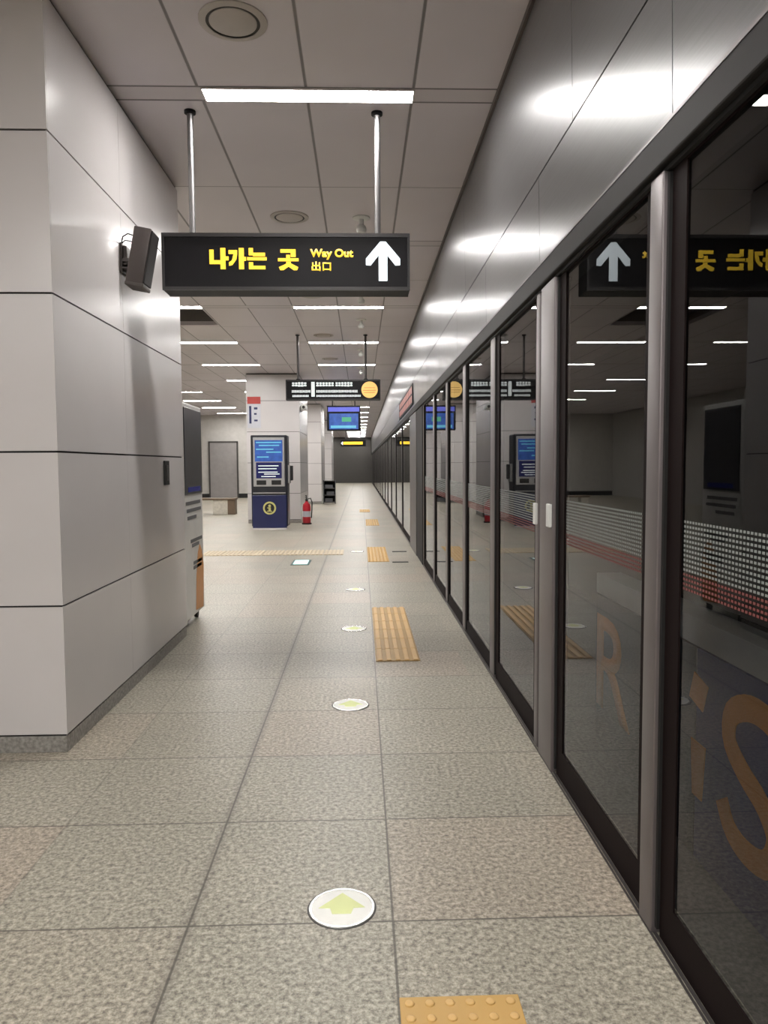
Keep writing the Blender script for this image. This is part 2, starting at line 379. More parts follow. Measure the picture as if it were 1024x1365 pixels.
text_part('R', M['boardo'], t, 'letter', (-2.98, -2.1, .40, 1.28, -.0205), depth=.006, bold=.01, plane='left', label='orange letter R')
m_ = MB(); m_.prism([(.93, .82), (.72, .82), (.76, .44), (.90, .44)], lambda Y, Z: Vector((-.021, Y, Z)), lambda Y, Z: Vector((-.028, Y, Z)))
li = m_.build('letter', M['boardo'], t); li['label'] = 'orange letter i'
m_ = MB(); m_.prism([(.97, 1.10), (.90, 1.29), (.70, 1.24), (.77, 1.05)], lambda Y, Z: Vector((-.021, Y, Z)), lambda Y, Z: Vector((-.028, Y, Z)))
m_.build('letter_dot', M['boardo'], li)

# ------------------------------------------------------------------ pillars clad in pale panels
ZJ = [.083, .69, 1.40, 2.11, 2.82, CZ-.02]
def pillar(x0, x1, y0, y1, ysplit, label, far=False):
    t = empty('pillar', (x1, y0, 0), label, 'pillar', 'clad pillars along the platform')
    w, dp = x0-x1, y1-y0
    m_ = MB(); m_.box(w+.012, -.012, .012, dp-.012, 0, CZ-.001); m_.build('core', M['gap'], t)
    m_ = MB(); m_.box(w+.006, -.003, .003, dp-.006, 0, ZJ[0]-.006, bev=.003); m_.build('plinth', M['plinth'], t)
    g = .0045
    for z0, z1 in zip(ZJ, ZJ[1:]):
        m_ = MB(); m_.box(w, -.0008, 0, .011, z0+g, z1-g); m_.build('cladding_panel', M['panel'], t)
        segs = [0]+[s-y0 for s in ysplit]+[dp]
        for a, c in zip(segs, segs[1:]):
            aa = a+.0008 if a == 0 else a+.001
            m_ = MB(); m_.box(-.011, 0, max(aa, .0115), c-.001, z0+g, z1-g); m_.build('cladding_panel', M['panel'], t)
        m_ = MB(); m_.box(w, w+.011, .0115, dp, z0+g, z1-g).box(w+.0115, -.0115, dp-.011, dp, z0+g, z1-g); m_.build('cladding_panel', M['panel'], t)
    return t
pillar(-2.65, -1.377, 3.405, 5.78, [4.40], 'large pale clad pillar at left front, with a wall speaker on its side')
pillar(-2.62, -1.40, 17.1, 19.6, [18.3], 'pale clad pillar behind the navy information kiosk')
pillar(-2.62, -1.36, 25.5, 27.9, [], 'far pale pillar seen just right of the kiosk pillar')
pillar(-2.62, -1.36, 34.5, 36.9, [], 'most distant pillar, beyond the dark rack at the far end')

# slot on the side of the near pillar
t = empty('card_slot', (-1.377, 5.25, 1.20), 'narrow black slot plate on the side of large left pillar', 'slot')
m_ = MB(); m_.box(0, .012, -.06, .06, 0, .17, bev=.003); m_.build('mounting_plate', M['rubber'], t)
m_ = MB(); m_.box(.012, .016, -.02, .02, .03, .14, bev=.001); m_.build('slot_rim', M['rodd'], t)

# ------------------------------------------------------------------ wall speaker on the near pillar
t = empty('wall_speaker', (-1.377, 4.42, 2.45), 'dark brown column speaker tilted down on left pillar beside the way out sign', 'speaker')
Rm = Matrix.Translation((.115, 0, .085)) @ Matrix.Rotation(math.radians(11), 4, 'Y')
m_ = MB(); m_.box(-.055, .045, -.075, .075, -.16, .165, bev=.008, M=Rm); m_.build('housing', M['brown'], t, smooth=True)
m_ = MB(); m_.box(.045, .054, -.07, .07, -.145, .155, bev=.003, M=Rm); m_.build('grille', M['grille'], t)
m_ = MB(); m_.box(-.056, .052, -.077, .077, -.172, -.15, bev=.006, M=Rm); m_.build('end_cap', mat('speaker_cap', (.08, .066, .06), .4), t)
m_ = MB(); m_.box(0, .012, -.05, .05, .0, .17, bev=.003); m_.box(.012, .035, -.035, .035, .045, .155, bev=.004); m_.build('wall_plate', M['brown'], t)
m_ = MB(); m_.box(.012, .07, -.05, -.035, .06, .08, bev=.003).box(.012, .07, .035, .05, .06, .08, bev=.003).box(.012, .06, -.05, .05, .02, .03, bev=.002); m_.build('bracket', M['rodd'], t)
m_ = MB()
m_.tube([(.01, -.045, .165), (.02, -.05, .20), (.05, -.055, .215), (.085, -.05, .205), (.1, -.045, .19)], .004)
m_.tube([(.01, -.04, .165), (.035, -.06, .175), (.065, -.058, .172), (.09, -.05, .16)], .004); m_.build('cable', M['rubber'], t, smooth=True)

# ------------------------------------------------------------------ ceiling fittings
def strip_light(loc, label):
    t = empty('strip_light', loc, label, 'ceiling light', 'ceiling strip lights')
    return t
YS = [4.352+2.82*k for k in range(-3, 19)]
YS = [y for y in YS if y > YB+.3]
first = None
cols = [(-.279, 'column beside the screen doors'), (-2.69, 'column left of the pillars'), (-5.10, 'column far to the left')]
ordw = ['first', 'second', 'third', 'fourth', 'fifth', 'sixth', 'seventh', 'eighth', 'ninth', 'tenth', 'eleventh', 'twelfth', 'thirteenth', 'fourteenth', 'fifteenth', 'sixteenth', 'seventeenth', 'eighteenth', 'nineteenth', 'twentieth']
def visible_strip(ci, y):
    if ci == 0: return y > 4
    if ci == 1: return y > 9
    return y > 17
for ci, (cx, cname) in enumerate(cols):
    n = 0
    for y in YS:
        if ci == 2 and y > 30: continue
        if ci > 0 and y < 4.5 and y > 0: continue
        if visible_strip(ci, y): n += 1
        if ci == 0:
            if abs(y-4.352) < .01: lab = 'long white strip light above the way out sign, nearest one in view'
            elif y < 4: lab = 'strip light in the ceiling behind the camera, out of the picture'
            elif abs(y-7.172) < .01: lab = 'strip light hidden behind the way out sign'
            else: lab = f'slim white strip light, {ordw[n-1]} from the front in the column beside screen doors'
        else:
            lab = f'slim white strip light, {ordw[max(n-1,0)]} from the front in the {cname}' if visible_strip(ci, y) else 'strip light in the ceiling hidden left of the large pillar'
        if first is None:
            t = strip_light((cx, y, CZ), lab)
            m_ = MB()
            for r in ((-.60, .60, -.075, -.066), (-.60, .60, .066, .075), (-.60, -.592, -.066, .066), (.592, .60, -.066, .066)): m_.box(*r, -.010, .0)
            m_.build('frame', M['lampframe'], t)
            m_ = MB(); m_.box(-.592, .592, -.066, .066, -.007, -.001); first_diffuser = m_.build('diffuser', M['lamp'], t)
            first = t; far_diffuser = first_diffuser.data.copy(); far_diffuser.materials.clear(); far_diffuser.materials.append(M['lampfar']); rear_diffuser = first_diffuser.data.copy(); rear_diffuser.materials.clear(); rear_diffuser.materials.append(M['lamprear']); first_diffuser.data = first_diffuser.data
        else:
            c = copy_tree(first, (cx, y, CZ), lab)
            if y > 7.2 or y < 0:
                for ch in c.children:
                    if ch.name.startswith('diffuser'): ch.data = far_diffuser if y > 0 else rear_diffuser
# round ceiling discs
def disc_fit(y, lab, x=-.59):
    global dproto
    if dproto is None:
        t = empty('ceiling_speaker', (x, y, CZ), lab, 'ceiling speaker', 'round ceiling speakers')
        m_ = MB(); m_.lathe([(.128, 0), (.162, 0), (.162, -.006), (.15, -.010), (.128, -.010)], n=40); m_.build('rim', M['grey'], t, smooth=True)
        m_ = MB(); m_.lathe([(.112, -.001), (.129, -.001), (.129, -.006), (.112, -.006)], n=40); m_.build('inner_ring', M['darkring'], t)  # dark inset ring between rim and cover
        m_ = MB(); m_.lathe([(0, -.001), (.113, -.001), (.113, -.009), (.105, -.013), (0, -.015)], n=40); m_.build('cover', M['grey'], t, smooth=True)
        dproto = t
    else: copy_tree(dproto, (x, y, CZ), lab)
dproto = None
disc_fit(3.66, 'large round grey ceiling disc in front of the nearest strip light')
disc_fit(6.43, 'round grey ceiling disc just above the way out sign')
disc_fit(9.30, 'round grey ceiling disc just below the way out sign')
disc_fit(12.15, 'small round ceiling disc between the second and third strips beyond way out sign')
disc_fit(14.8, 'small round ceiling disc above the far black hanging sign')
# detectors
def detector(y, lab):
    global kproto
    if kproto is None:
        t = empty('smoke_detector', (.02, y, CZ), lab, 'detector', 'white ceiling detectors')
        m_ = MB(); m_.lathe([(0, 0), (.075, 0), (.075, -.008), (.055, -.016), (0, -.018)], n=28); m_.build('base', M['white'], t, smooth=True)
        m_ = MB(); m_.lathe([(.022, -.017), (.022, -.06), (.04, -.075), (.046, -.10), (.036, -.125), (0, -.135)], n=24); m_.build('sensor', M['white'], t, smooth=True)
        kproto = t
    else: copy_tree(kproto, (.02, y, CZ), lab)
kproto = None
for y, lab in ((6.44, 'white ceiling detector right above the way out sign, beside its right rod'), (9.22, 'white ceiling detector just below the way out sign'), (10.85, 'white ceiling detector behind the second strip below the way out sign'),
               (13.6, 'white ceiling detector between left and right rods of the far black sign'), (16.2, 'small white ceiling detector just above the far black sign')):
    detector(y, lab)

# ------------------------------------------------------------------ hanging signs
def sign_base(name, loc, x0, x1, z0, z1, dp, rx, label, rodm):
    t = empty(name, loc, label, 'sign', 'hanging black signs')
    zc = loc[2]
    m_ = MB(); m_.box(x0, x1, -dp/2+.012, dp/2-.012, z0, z1, bev=.006); m_.build('case', M['black'], t)
    fr = MB()
    for r in ((x0, x1, z1-.022, z1), (x0, x1, z0, z0+.020), (x0, x0+.014, z0+.020, z1-.022), (x1-.014, x1, z0+.020, z1-.022)):
        fr.box(r[0], r[1], -dp/2, -dp/2+.012, r[2], r[3]); fr.box(r[0], r[1], dp/2-.012, dp/2, r[2], r[3])
    fr.build('frame', mat('sign_frame', (.035, .033, .034), .3, metal=.3), t)
    for x in rx:
        m_ = MB(); m_.tube([(x, 0, z1-.002), (x, 0, CZ-loc[2])], .0185, 16); rd = m_.build('rod', rodm, t, smooth=True)
        m_ = MB(); m_.lathe([(.0185, z1), (.034, z1), (.034, z1+.018), (.0185, z1+.024)], (x, 0, 0), 20); m_.build('rod_collar', M['black'], rd); m_ = MB(); m_.lathe([(.0185, CZ-loc[2]-.02), (.034, CZ-loc[2]-.015), (.034, CZ-loc[2]), (.0185, CZ-loc[2])], (x, 0, 0), 20); m_.build('ceiling_flange', M['black'], rd)
    return t
t = sign_base('way_out_sign', (0, 4.56, 0), -1.165, .302, 2.372, 2.704, .18, (-1.0, .113), 'black hanging sign with yellow Korean way out letters and white up arrow', M['rod'])
fy = -.078
m_ = MB(); m_.box(-1.151, .288, fy-.003, fy+.01, 2.392, 2.682); m_.build('face', M['blackface'], t)
fy -= .003
def strokes(name, segs, mtl, par, off, depth=.004):
    mb = MB()
    for s in segs: mb.prism(list(s), lambda X, Z: Vector((X, off, Z)), lambda X, Z: Vector((X, off-depth, Z)))
    return mb.build(name, mtl, par)
def R(x0, x1, z0, z1): return [(x0, z0), (x1, z0), (x1, z1), (x0, z1)]
def hangul(u, v, segs):   # unit square glyph -> sign coordinates
    (u0, u1), (v0, v1) = u, v
    return [[(u0+a*(u1-u0), v0+c*(v1-v0)) for a, c in s] for s in segs]
NA = [R(0, .24, .24, .92), R(.24, .62, .24, .42), R(.62, .90, 0, 1), R(.90, 1.08, .42, .60)]
GA = [R(.0, .52, .72, .90), [(.30, .72), (.52, .72), (.46, .46), (.22, .20), (.02, .16), (.02, .32), (.2, .42)], R(.62, .92, 0, 1), R(.92, 1.05, .40, .58)]
NEUN = [R(.08, .30, .66, 1), R(.30, .92, .62, .78), R(0, 1, .42, .57), R(.08, .30, .0, .33), R(.30, .93, 0, .16)]
GOT = [R(.12, .86, .82, .98), R(.62, .86, .62, .82), R(.40, .58, .54, .72), R(0, 1, .42, .56), [(.40, .40), (.62, .40), (.62, .32), (.98, .14), (.92, 0), (.76, .0), (.51, .17), (.26, 0), (.10, .0), (.04, .14), (.40, .30)]]
text_z = (2.495, 2.618)
u_ = (-.886, -.549); w_ = (u_[1]-u_[0])
for nm, a, c, gl in (('letter', 0, .31, NA), ('letter', .335, .625, GA), ('letter', .66, 1.0, NEUN)):
    strokes(nm, hangul((u_[0]+a*w_, u_[0]+c*w_), text_z, gl), M['yellow'], t, fy)
strokes('letter', hangul((-.482, -.360), (2.490, 2.614), GOT), M['yellow'], t, fy)
text_part('Way Out', M['yellow'], t, 'english_text', (-.292, -.035, 2.552, 2.614, fy), bold=.032)
text_part('出口', M['yellow'], t, 'chinese_text', (-.283, -.168, 2.486, 2.540, fy), bold=.02)
ax0, ax1, az0, az1 = .040, .244, 2.428, 2.658
cx = (ax0+ax1)/2
aw = [(cx-.026, az0), (cx+.026, az0), (cx+.026, az0+.138), (ax1-.003, az0+.088), (ax1-.003, az0+.126), (cx+.012, az1), (cx-.012, az1), (ax0+.003, az0+.126), (ax0+.003, az0+.088), (cx-.026, az0+.138)]
aw = [(cx-.026, az0), (cx+.026, az0), (cx+.026, az0+.150), (ax1-.028, az0+.090), (ax1, az0+.092), (ax1, az0+.130), (cx+.016, az1), (cx-.016, az1), (ax0, az0+.130), (ax0, az0+.092), (ax0+.028, az0+.090), (cx-.026, az0+.150)]
strokes('arrow', [aw], M['arrow'], t, fy)['label'] = 'white up arrow'

t = sign_base('platform_sign', (0, 12.1, 0), -1.20, .325, 2.385, 2.712, .18, (-1.007, .09), 'smaller looking black hanging sign far down the platform, pale text rows and amber disc', M['rodd'])
fy = -.078
m_ = MB(); m_.box(-1.186, .311, fy-.003, fy+.01, 2.405, 2.69); m_.build('face', M['blackface'], t)
fy -= .003
def textrow(name, x0, x1, z0, z1, n, mtl, par, off, seed=1):
    rr = random.Random(seed); segs = []; w = (x1-x0)/n
    for i in range(n):
        a = x0+i*w; h = rr.uniform(0, .2)*(z1-z0)
        segs += [R(a, a+w*.86, z0+h*.5, z0+(z1-z0)*.42), R(a+w*.06, a+w*.82, z0+(z1-z0)*.55, z1-h*.3), R(a+w*.35, a+w*.55, z0+(z1-z0)*.42, z0+(z1-z0)*.55)]
    return strokes(name, segs, mtl, par, off)
textrow('text_block', -1.10, -.86, 2.60, 2.672, 5, M['sgrey'], t, fy, 2)
textrow('text_row', -1.105, -.80, 2.505, 2.545, 12, M['sgrey'], t, fy, 3)
textrow('text_row', -1.095, -.83, 2.435, 2.468, 11, M['sgrey'], t, fy, 4)
strokes('divider', [R(-.79, -.735, 2.44, 2.675)], M['sgrey'], t, fy)
textrow('text_block', -.71, -.42, 2.60, 2.672, 6, M['sgrey'], t, fy, 5); textrow('text_block', -.40, -.12, 2.60, 2.672, 6, M['sgrey'], t, fy, 6)
textrow('text_row', -.71, -.04, 2.505, 2.545, 26, M['sgrey'], t, fy, 7); textrow('text_row', -.71, .01, 2.435, 2.468, 28, M['sgrey'], t, fy, 8)
m_ = MB(); m_.lathe([(0, 0), (.132, 0), (.132, .005), (0, .005)], (0, 0, 0), 40, Matrix.Translation((.150, fy, 2.548)) @ Matrix.Rotation(PI/2, 4, 'X')); m_.build('disc', M['orange'], t)['label'] = 'amber disc'
strokes('disc_line', [R(.045, .255, 2.535, 2.543), R(.06, .24, 2.50, 2.507), R(.06, .24, 2.575, 2.582)], mat('amber_ink', (.5, .25, .05), .5), t, fy-.0052, .002)

t = sign_base('distant_sign', (0, 30.0, 0), -.82, .22, 2.08, 2.36, .16, (-.6, .0), 'tiny distant hanging sign with a yellow strip, deep down the platform', M['rodd'])
strokes('text_row', [R(-.70, .08, 2.17, 2.28)], M['yellow'], t, -.081); strokes('arrow', [[(-.80, 2.22), (-.72, 2.30), (-.72, 2.14)]], M['arrow'], t, -.081)

t = empty('hanging_departure_tv', (0, 20.0, 0), 'hanging departure monitor with a bright blue bar, above middle of far platform', 'monitor')
m_ = MB(); m_.box(-.90, -.0, -.06, .06, 2.26, 2.93, bev=.01); m_.build('housing', M['black'], t)
strokes('header_bar', [R(-.87, -.03, 2.77, 2.89)], M['blue'], t, -.061)
strokes('display', [R(-.84, -.06, 2.30, 2.72)], M['screen'], t, -.061)
strokes('text_row', [R(-.5, -.25, 2.50, 2.62)], M['green'], t, -.0655); strokes('text_row', [R(-.80, -.12, 2.33, 2.40)], M['cyan'], t, -.0655)
for x in (-.75, -.15):
    m_ = MB(); m_.tube([(x, 0, 2.92), (x, 0, CZ)], .018); rd = m_.build('rod', M['rodd'], t)
    m_ = MB(); m_.lathe([(.018, CZ-.02), (.034, CZ-.015), (.034, CZ), (.018, CZ)], (x, 0, 0), 20); m_.build('rod_collar', M['black'], rd)

t = empty('led_display', (.816, 13.2, 2.27), 'long dim red LED display on the steel fascia over far screen doors', 'display')
m_ = MB(); m_.box(-.008, .0, -1.7, 2.3, 0, .33, bev=.003); m_.build('housing', M['gap'], t)
m_ = MB()
for r_ in range(2):
    for k in range(13): m_.box(-.010, -.008, -1.55+k*.285, -1.34+k*.285, .04+.145*r_, .15+.145*r_)
m_.build('led_text', M['led'], t)

# ------------------------------------------------------------------ platform screen doors
posts = [-5.8, -4.6, -3.4, -2.2, -1.0, .35, 2.03, 3.20, 4.585, 5.85, 7.05, 8.30]
yy = 12.1
far_posts = []
while yy < YE-1: far_posts.append(yy); yy += 2.7
allp = posts+[9.68]+far_posts
def post_label(y):
    near = {2.03: 'tall aluminium screen door post nearest the camera', 3.20: 'broad bright aluminium door post, second from the camera', 4.585: 'slim aluminium door post third from the camera',
            5.85: 'slim aluminium door post fourth from the camera', 7.05: 'slim aluminium door post fifth from the camera', 8.30: 'slim aluminium door post sixth from the camera', 9.68: 'slim dark post in front of the opaque black door panel'}
    if y in near: return near[y]
    if y < 2: return 'screen door post behind the camera, out of the picture'
    return 'thin distant screen door post beyond the opaque black door panel'
def post(y, wide=False):
    t = empty('door_post', (XP, y, 0), post_label(y), 'post', 'screen door posts')
    w = .115 if wide else (.044 if y < 4 else (.07 if y < 9 else .03)); pr = .020 if y < 4 else .010
    m_ = MB(); m_.box(-pr, .05, -w, w, .0, 2.108, bev=.005, seg=3); m_.build('profile', M['post'], t, smooth=True)
    m_ = MB(); m_.box(-.008, .03, w+.001, w+.014, .02, 2.10).box(-.008, .03, -w-.014, -w-.001, .02, 2.10); m_.build('seal', M['rubber'], t)
    if wide:
        m_ = MB(); m_.box(-.012, .04, w+.055, w+.12, 0, 2.108, bev=.004, seg=3); m_.build('door_edge', M['post'], t, smooth=True)
        m_ = MB(); m_.box(-.006, .04, w+.0145, w+.0545, 0, 2.105); m_.build('seal', M['rubber'], t)
        m_ = MB(); m_.box(-.034, -.019, -.10, -.05, 1.06, 1.16, bev=.004); m_.build('handle', M['white'], t)['label'] = 'small white handle plate'
        m_ = MB(); m_.box(-.026, -.011, w+.07, w+.11, 1.05, 1.15, bev=.004); m_.build('handle', M['white'], t)['label'] = 'small white handle plate'
    return t, w
bounds = []
for y in allp:
    wide = abs(y-3.2) < .01
    t, w = post(y, wide); bounds.append((y-w-.0145, y+w+(.125 if wide else .0145)))
def pane_label(i, y0, y1):
    names = {6: 'glass screen door pane between the two nearest posts', 5: 'glass screen door pane at the right edge, nearest the camera', 7: 'glass pane just beyond the broad bright door post', 8: 'glass pane between third and fourth door posts', 9: 'glass pane between fourth and fifth door posts',
             10: 'glass pane between fifth and sixth door posts', 11: 'glass pane just in front of the opaque black door panel'}
    if i in names: return names[i]
    if y1 < 1.9: return 'glass screen door pane behind the camera, out of the picture'
    return 'distant glass screen door pane beyond the opaque black door panel'
for i in range(len(allp)-1):
    y0, y1 = bounds[i][1], bounds[i+1][0]
    if allp[i] == 9.68:
        t = empty('opaque_door_panel', (XP, y0, 0), 'opaque black and grey door panel between far glass panes', 'door panel')
        L_ = y1-y0
        m_ = MB(); m_.box(-.02, .03, 0, L_*.42, 0, 2.105, bev=.004); m_.build('panel', M['gap'], t)['label'] = 'black panel'
        m_ = MB(); m_.box(-.03, .03, L_*.42, L_, 0, 2.105, bev=.004); m_.build('panel', mat('grey_panel', (.10, .09, .088), .4), t)['label'] = 'dark grey panel'
        continue
    t = empty('screen_door_pane', (XP, y0, 0), pane_label(i, y0, y1), 'screen door', 'glass screen door panes')
    L_ = y1-y0; kz = .122; s0, s1 = .055, .085
    if y0 > 4: s0 = s1 = .03; kz = .10
    m_ = MB(); m_.box(.006, .012, 0.001, L_-.001, .012, 2.112); m_.build('glass', M['glass'], t)
    m_ = MB(); e = .0145
    m_.box(.0005, .0055, 0, L_, .0, kz).box(.0005, .0055, 0, s0, kz, 2.11).box(.0005, .0055, L_-s1, L_, kz, 2.11).box(.0005, .0055, s0, L_-s1, 2.098, 2.11)
    m_.build('border', M['frit'], t)
    if 1.3 < y1 and y0 < 9.6:
        fw, fr_ = MB(), MB(); dash = .011 if y0 < 4 else .05; gap = .0045 if y0 < 4 else 0
        for k in range(15):
            z = 1.003+k*.0124; tgt = fr_ if k in (0, 1, 2, 3) else fw
            yv = s0+.02
            while yv+dash < L_-s1-.01:
                a, c = yv, yv+dash
                tgt.quad((.0048, a, z), (.0048, c, z), (.0048, c, z+.0062), (.0048, a, z+.0062)); yv += dash+gap
        fm = fw.build('safety_film', M['filmw'], t); fm['label'] = 'rows of tiny white dots'
        fr2 = fr_.build('safety_film', M['filmr'], t); fr2['label'] = 'rows of tiny red dots'
t = empty('header_beam', (XP, YB, 2.105), 'dark metal header beam running along the top of all the screen doors', 'beam')
m_ = MB(); m_.box(-.032, .10, 0, YE-YB, .012, .115, bev=.006); m_.build('profile', M['header'], t)
m_ = MB(); m_.box(-.012, .09, 0, YE-YB, 0, .012); m_.build('lower_seal', M['rubber'], t)  # black rubber strip along the header underside
m_ = MB(); m_.box(-.034, -.031, 0, YE-YB, .100, .110); m_.build('upper_lip', M['post'], t)
t = empty('door_sill', (XP-.012, YB, 0), 'thin metal sill strip on the floor along the screen doors', 'sill')
m_ = MB(); m_.box(-.010, -.004, 0, YE-YB, .0005, .004).box(.0, .010, 0, YE-YB, .0005, .003); m_.build('strip', M['rodd'], t)

# ------------------------------------------------------------------ floor things
dp_ = None
def floor_disc(y, lab):
    global dp_
    if dp_ is None:
        t = empty('floor_marker', (-.068, y, 0), lab, 'floor marker', 'round floor markers')
        m_ = MB(); m_.lathe([(.090, .0005), (.100, .0005), (.0985, .004), (.091, .004)], n=48); m_.build('rim', M['discrim'], t, smooth=True)
        m_ = MB(); m_.lathe([(.1, .0004), (.104, .0004), (.104, .0012), (.1, .0012)], n=48); m_.build('joint_ring', M['darkring'], t)
        m_ = MB(); m_.lathe([(0, .0005), (.091, .0005), (.091, .0034), (0, .0036)], n=48); m_.build('plate', M['disc'], t)
        ap = [(0, .072), (.07, -.004), (.035, -.006), (.028, -.034), (-.028, -.034), (-.035, -.006), (-.07, -.004)]
        m_ = MB(); m_.prism(ap, lambda X, Y: Vector((X, Y, .0036)), lambda X, Y: Vector((X, Y, .0046))); m_.build('arrow', M['discy'], t)['label'] = 'pale yellow arrow'
        dp_ = t
    else: copy_tree(dp_, (-.068, y, 0), lab)
for y, lab in ((2.14, 'nearest round white floor marker with a yellow arrow'), (4.02, 'second round white floor marker from the camera'), (5.93, 'round white floor marker beside the ribbed yellow tactile tiles'), (7.83, 'small round white floor marker beyond the ribbed tactile tiles'),
               (11.3, 'tiny round floor marker left of the orange tactile block')):
    floor_disc(y, lab)

TC = {}
def tactile(kind, x, y, lab, grp, worn=False, sx=.3, sy_=.3):
    key = (kind, worn, sx, sy_)
    if key in TC: return copy_tree(TC[key], (x, y, 0), lab)
    t = MB(); t.box(.001, sx-.001, .001, sy_-.001, .0004, .006, bev=.002)
    if kind == 'dome':
        nx, ny = round(sx/.05), round(sy_/.05)
        for i in range(nx):
            for j in range(ny): t.lathe([(.0125, .0055), (.011, .009), (.007, .0105), (0, .011)], ((i+.5)*sx/nx, (j+.5)*sy_/ny, 0), 14)
    else:
        for i in range(5):
            cx = (i+.5)*sx/5
            t.box(cx-.017, cx+.017, .003, sy_-.003, .0055, .0125, bev=.004)
    o = t.build('tactile_tile', M['tactile_worn' if worn else ('studs' if kind == 'dome' else 'tactile')], None, (x, y, 0)); tag(o, lab, 'tactile tile', grp)
    TC[key] = o
    return o
tactile('dome', .084, 1.455, 'yellow tactile tile with round studs at the bottom edge of photo', 'studded tactile tiles')
tactile('dome', .084, 1.154, 'studded yellow tactile tile just outside bottom of the picture', 'studded tactile tiles')
rib = ['nearest', 'second', 'third', 'fourth', 'fifth', 'farthest']
for k in range(6):
    tactile('bar', .090, 4.92+.312*k, f'ribbed orange tactile tile, {rib[k]} of the row of six', 'ribbed tactile tiles', sx=.305, sy_=.31)
for k in range(6):
    tactile('dome', .085, 10.08+.3*k, f'orange studded tactile tile, {rib[k]} in the block level with the kiosk walkway', 'studded tactile tiles')
for k in range(6):
    tactile('dome', .10, 16.2+.3*k, f'far studded tactile tile, {rib[k]} of the second far block', 'studded tactile tiles')
for k in range(4):
    tactile('dome', -.05, 20.9+.3*k, f'most distant studded tactile tile, {rib[k]} of the third far block', 'studded tactile tiles')
for k in range(7):
    for r_ in range(2):
        tactile('barx', -2.40+.305*k, 10.92+.3*r_, f'pale worn tactile tile crossing to the left, {ordw[k]} from left in {"front" if r_==0 else "back"} row', 'worn tactile tiles', worn=True)
for x in (.40, .40):
    pass
t = empty('floor_plate', (.42, 10.02, 0), 'short black plate on the floor at right of the orange tactile block', 'plate', 'black floor plates')
m_ = MB(); m_.box(0, .22, -.04, .04, .0004, .006, bev=.002); m_.build('plate', M['rubber'], t)
copy_tree(t, (.47, 11.25, 0), 'short black plate on the floor against the opaque black door panel')
t = empty('floor_exit_light', (-.83, 10.08, 0), 'small glowing pale teal floor light left of the orange tactile block', 'floor light')
m_ = MB(); m_.box(-.125, .125, -.26, .26, .0004, .006, bev=.002); m_.build('rim', M['tealg'], t)
m_ = MB(); m_.box(-.095, .095, -.20, .20, .006, .009, bev=.001); m_.build('lens', M['exitl'], t)

# ------------------------------------------------------------------ information kiosk
t = empty('information_kiosk', (-1.91, 15.4, 0), 'tall dark information kiosk with blue screens and navy base with round emblem', 'kiosk')
W = .375
m_ = MB(); m_.box(-W, W, .02, .5, .06, 1.965, bev=.02); m_.build('body', M['dkframe'], t)
m_ = MB(); m_.box(-W+.02, W-.02, -.0, .03, .0, .72, bev=.01); m_.build('base_panel', M['navy'], t)
m_ = MB(); m_.box(-W+.05, W-.05, -.005, .03, .90, 1.92, bev=.008); m_.build('bezel', M['silver'], t)
m_ = MB(); m_.box(-W+.09, W-.09, -.012, .0, 1.42, 1.86); m_.build('upper_screen', M['screen'], t)
m_ = MB()
for k, (a, c, z) in enumerate(((-.26, .26, 1.80), (-.2, .22, 1.74), (-.26, .1, 1.66), (-.05, .26, 1.60), (-.24, .0, 1.5))): m_.box(a, c, -.0145, -.0125, z, z+.025)
m_.build('screen_text', M['cyan'], t)
m_ = MB(); m_.box(-W+.11, W-.11, -.012, .0, 1.07, 1.40); m_.build('lower_screen', M['screend'], t)
m_ = MB()
for a, c, z in ((-.22, .2, 1.32), (-.22, .16, 1.26), (-.22, .18, 1.19), (-.1, .22, 1.15), (-.16, .14, 1.10)): m_.box(a, c, -.0145, -.0125, z, z+.018)
m_.build('screen_text', M['sgrey'], t)
for x in (-.16, .15):
    m_ = MB(); m_.box(x-.10, x+.10, -.014, .0, .935, 1.03, bev=.004); m_.build('slot', M['rubber'], t)
m_ = MB(); m_.box(-W+.04, W-.04, -.008, .02, .755, .775); m_.build('trim_strip', M['silver'], t)
RX = Matrix.Rotation(PI/2, 4, 'X')
m_ = MB(); m_.lathe([(.10, 0), (.135, 0), (.135, .012), (.10, .012)], n=40, M=Matrix.Translation((0.0, .0, .45)) @ RX); em = m_.build('emblem', M['emblem'], t); em['label'] = 'round yellow emblem'
m_ = MB(); m_.lathe([(0, 0), (.10, 0), (.10, .006), (0, .006)], n=40, M=Matrix.Translation((0.0, .0, .45)) @ RX); m_.build('emblem_ground', M['rubber'], em)
strokes('emblem_letter', [R(-.022, .026, .385, .46), R(-.045, .026, .445, .465), R(-.05, .05, .375, .395)], M['emblem'], em, -.0062)
m_ = MB(); m_.lathe([(0, 0), (.028, 0), (.028, .006), (0, .006)], n=20, M=Matrix.Translation((.002, -.006, .497)) @ RX); m_.build('emblem_dot', M['emblem'], em)
m_ = MB()
pts = [(-W+.02, -.01)]+[(-W+.02+(2*W-.04)*k/12, -.01-.09*math.sin(PI*k/12)) for k in range(1, 12)]+[(W-.02, -.01)]
m_.prism(pts, lambda X, Y: Vector((X, Y, .001)), lambda X, Y: Vector((X, Y, .035))); m_.build('foot', M['pearl'], t)['label'] = 'pale silver curved foot'
m_ = MB(); m_.box(W, W+.05, .1, .34, .96, 1.34, bev=.008); m_.build('side_reader', M['silver'], t)
m_ = MB(); m_.box(W+.05, W+.10, .14, .3, 1.02, 1.33, bev=.01); m_.build('handset', M['rubber'], t)

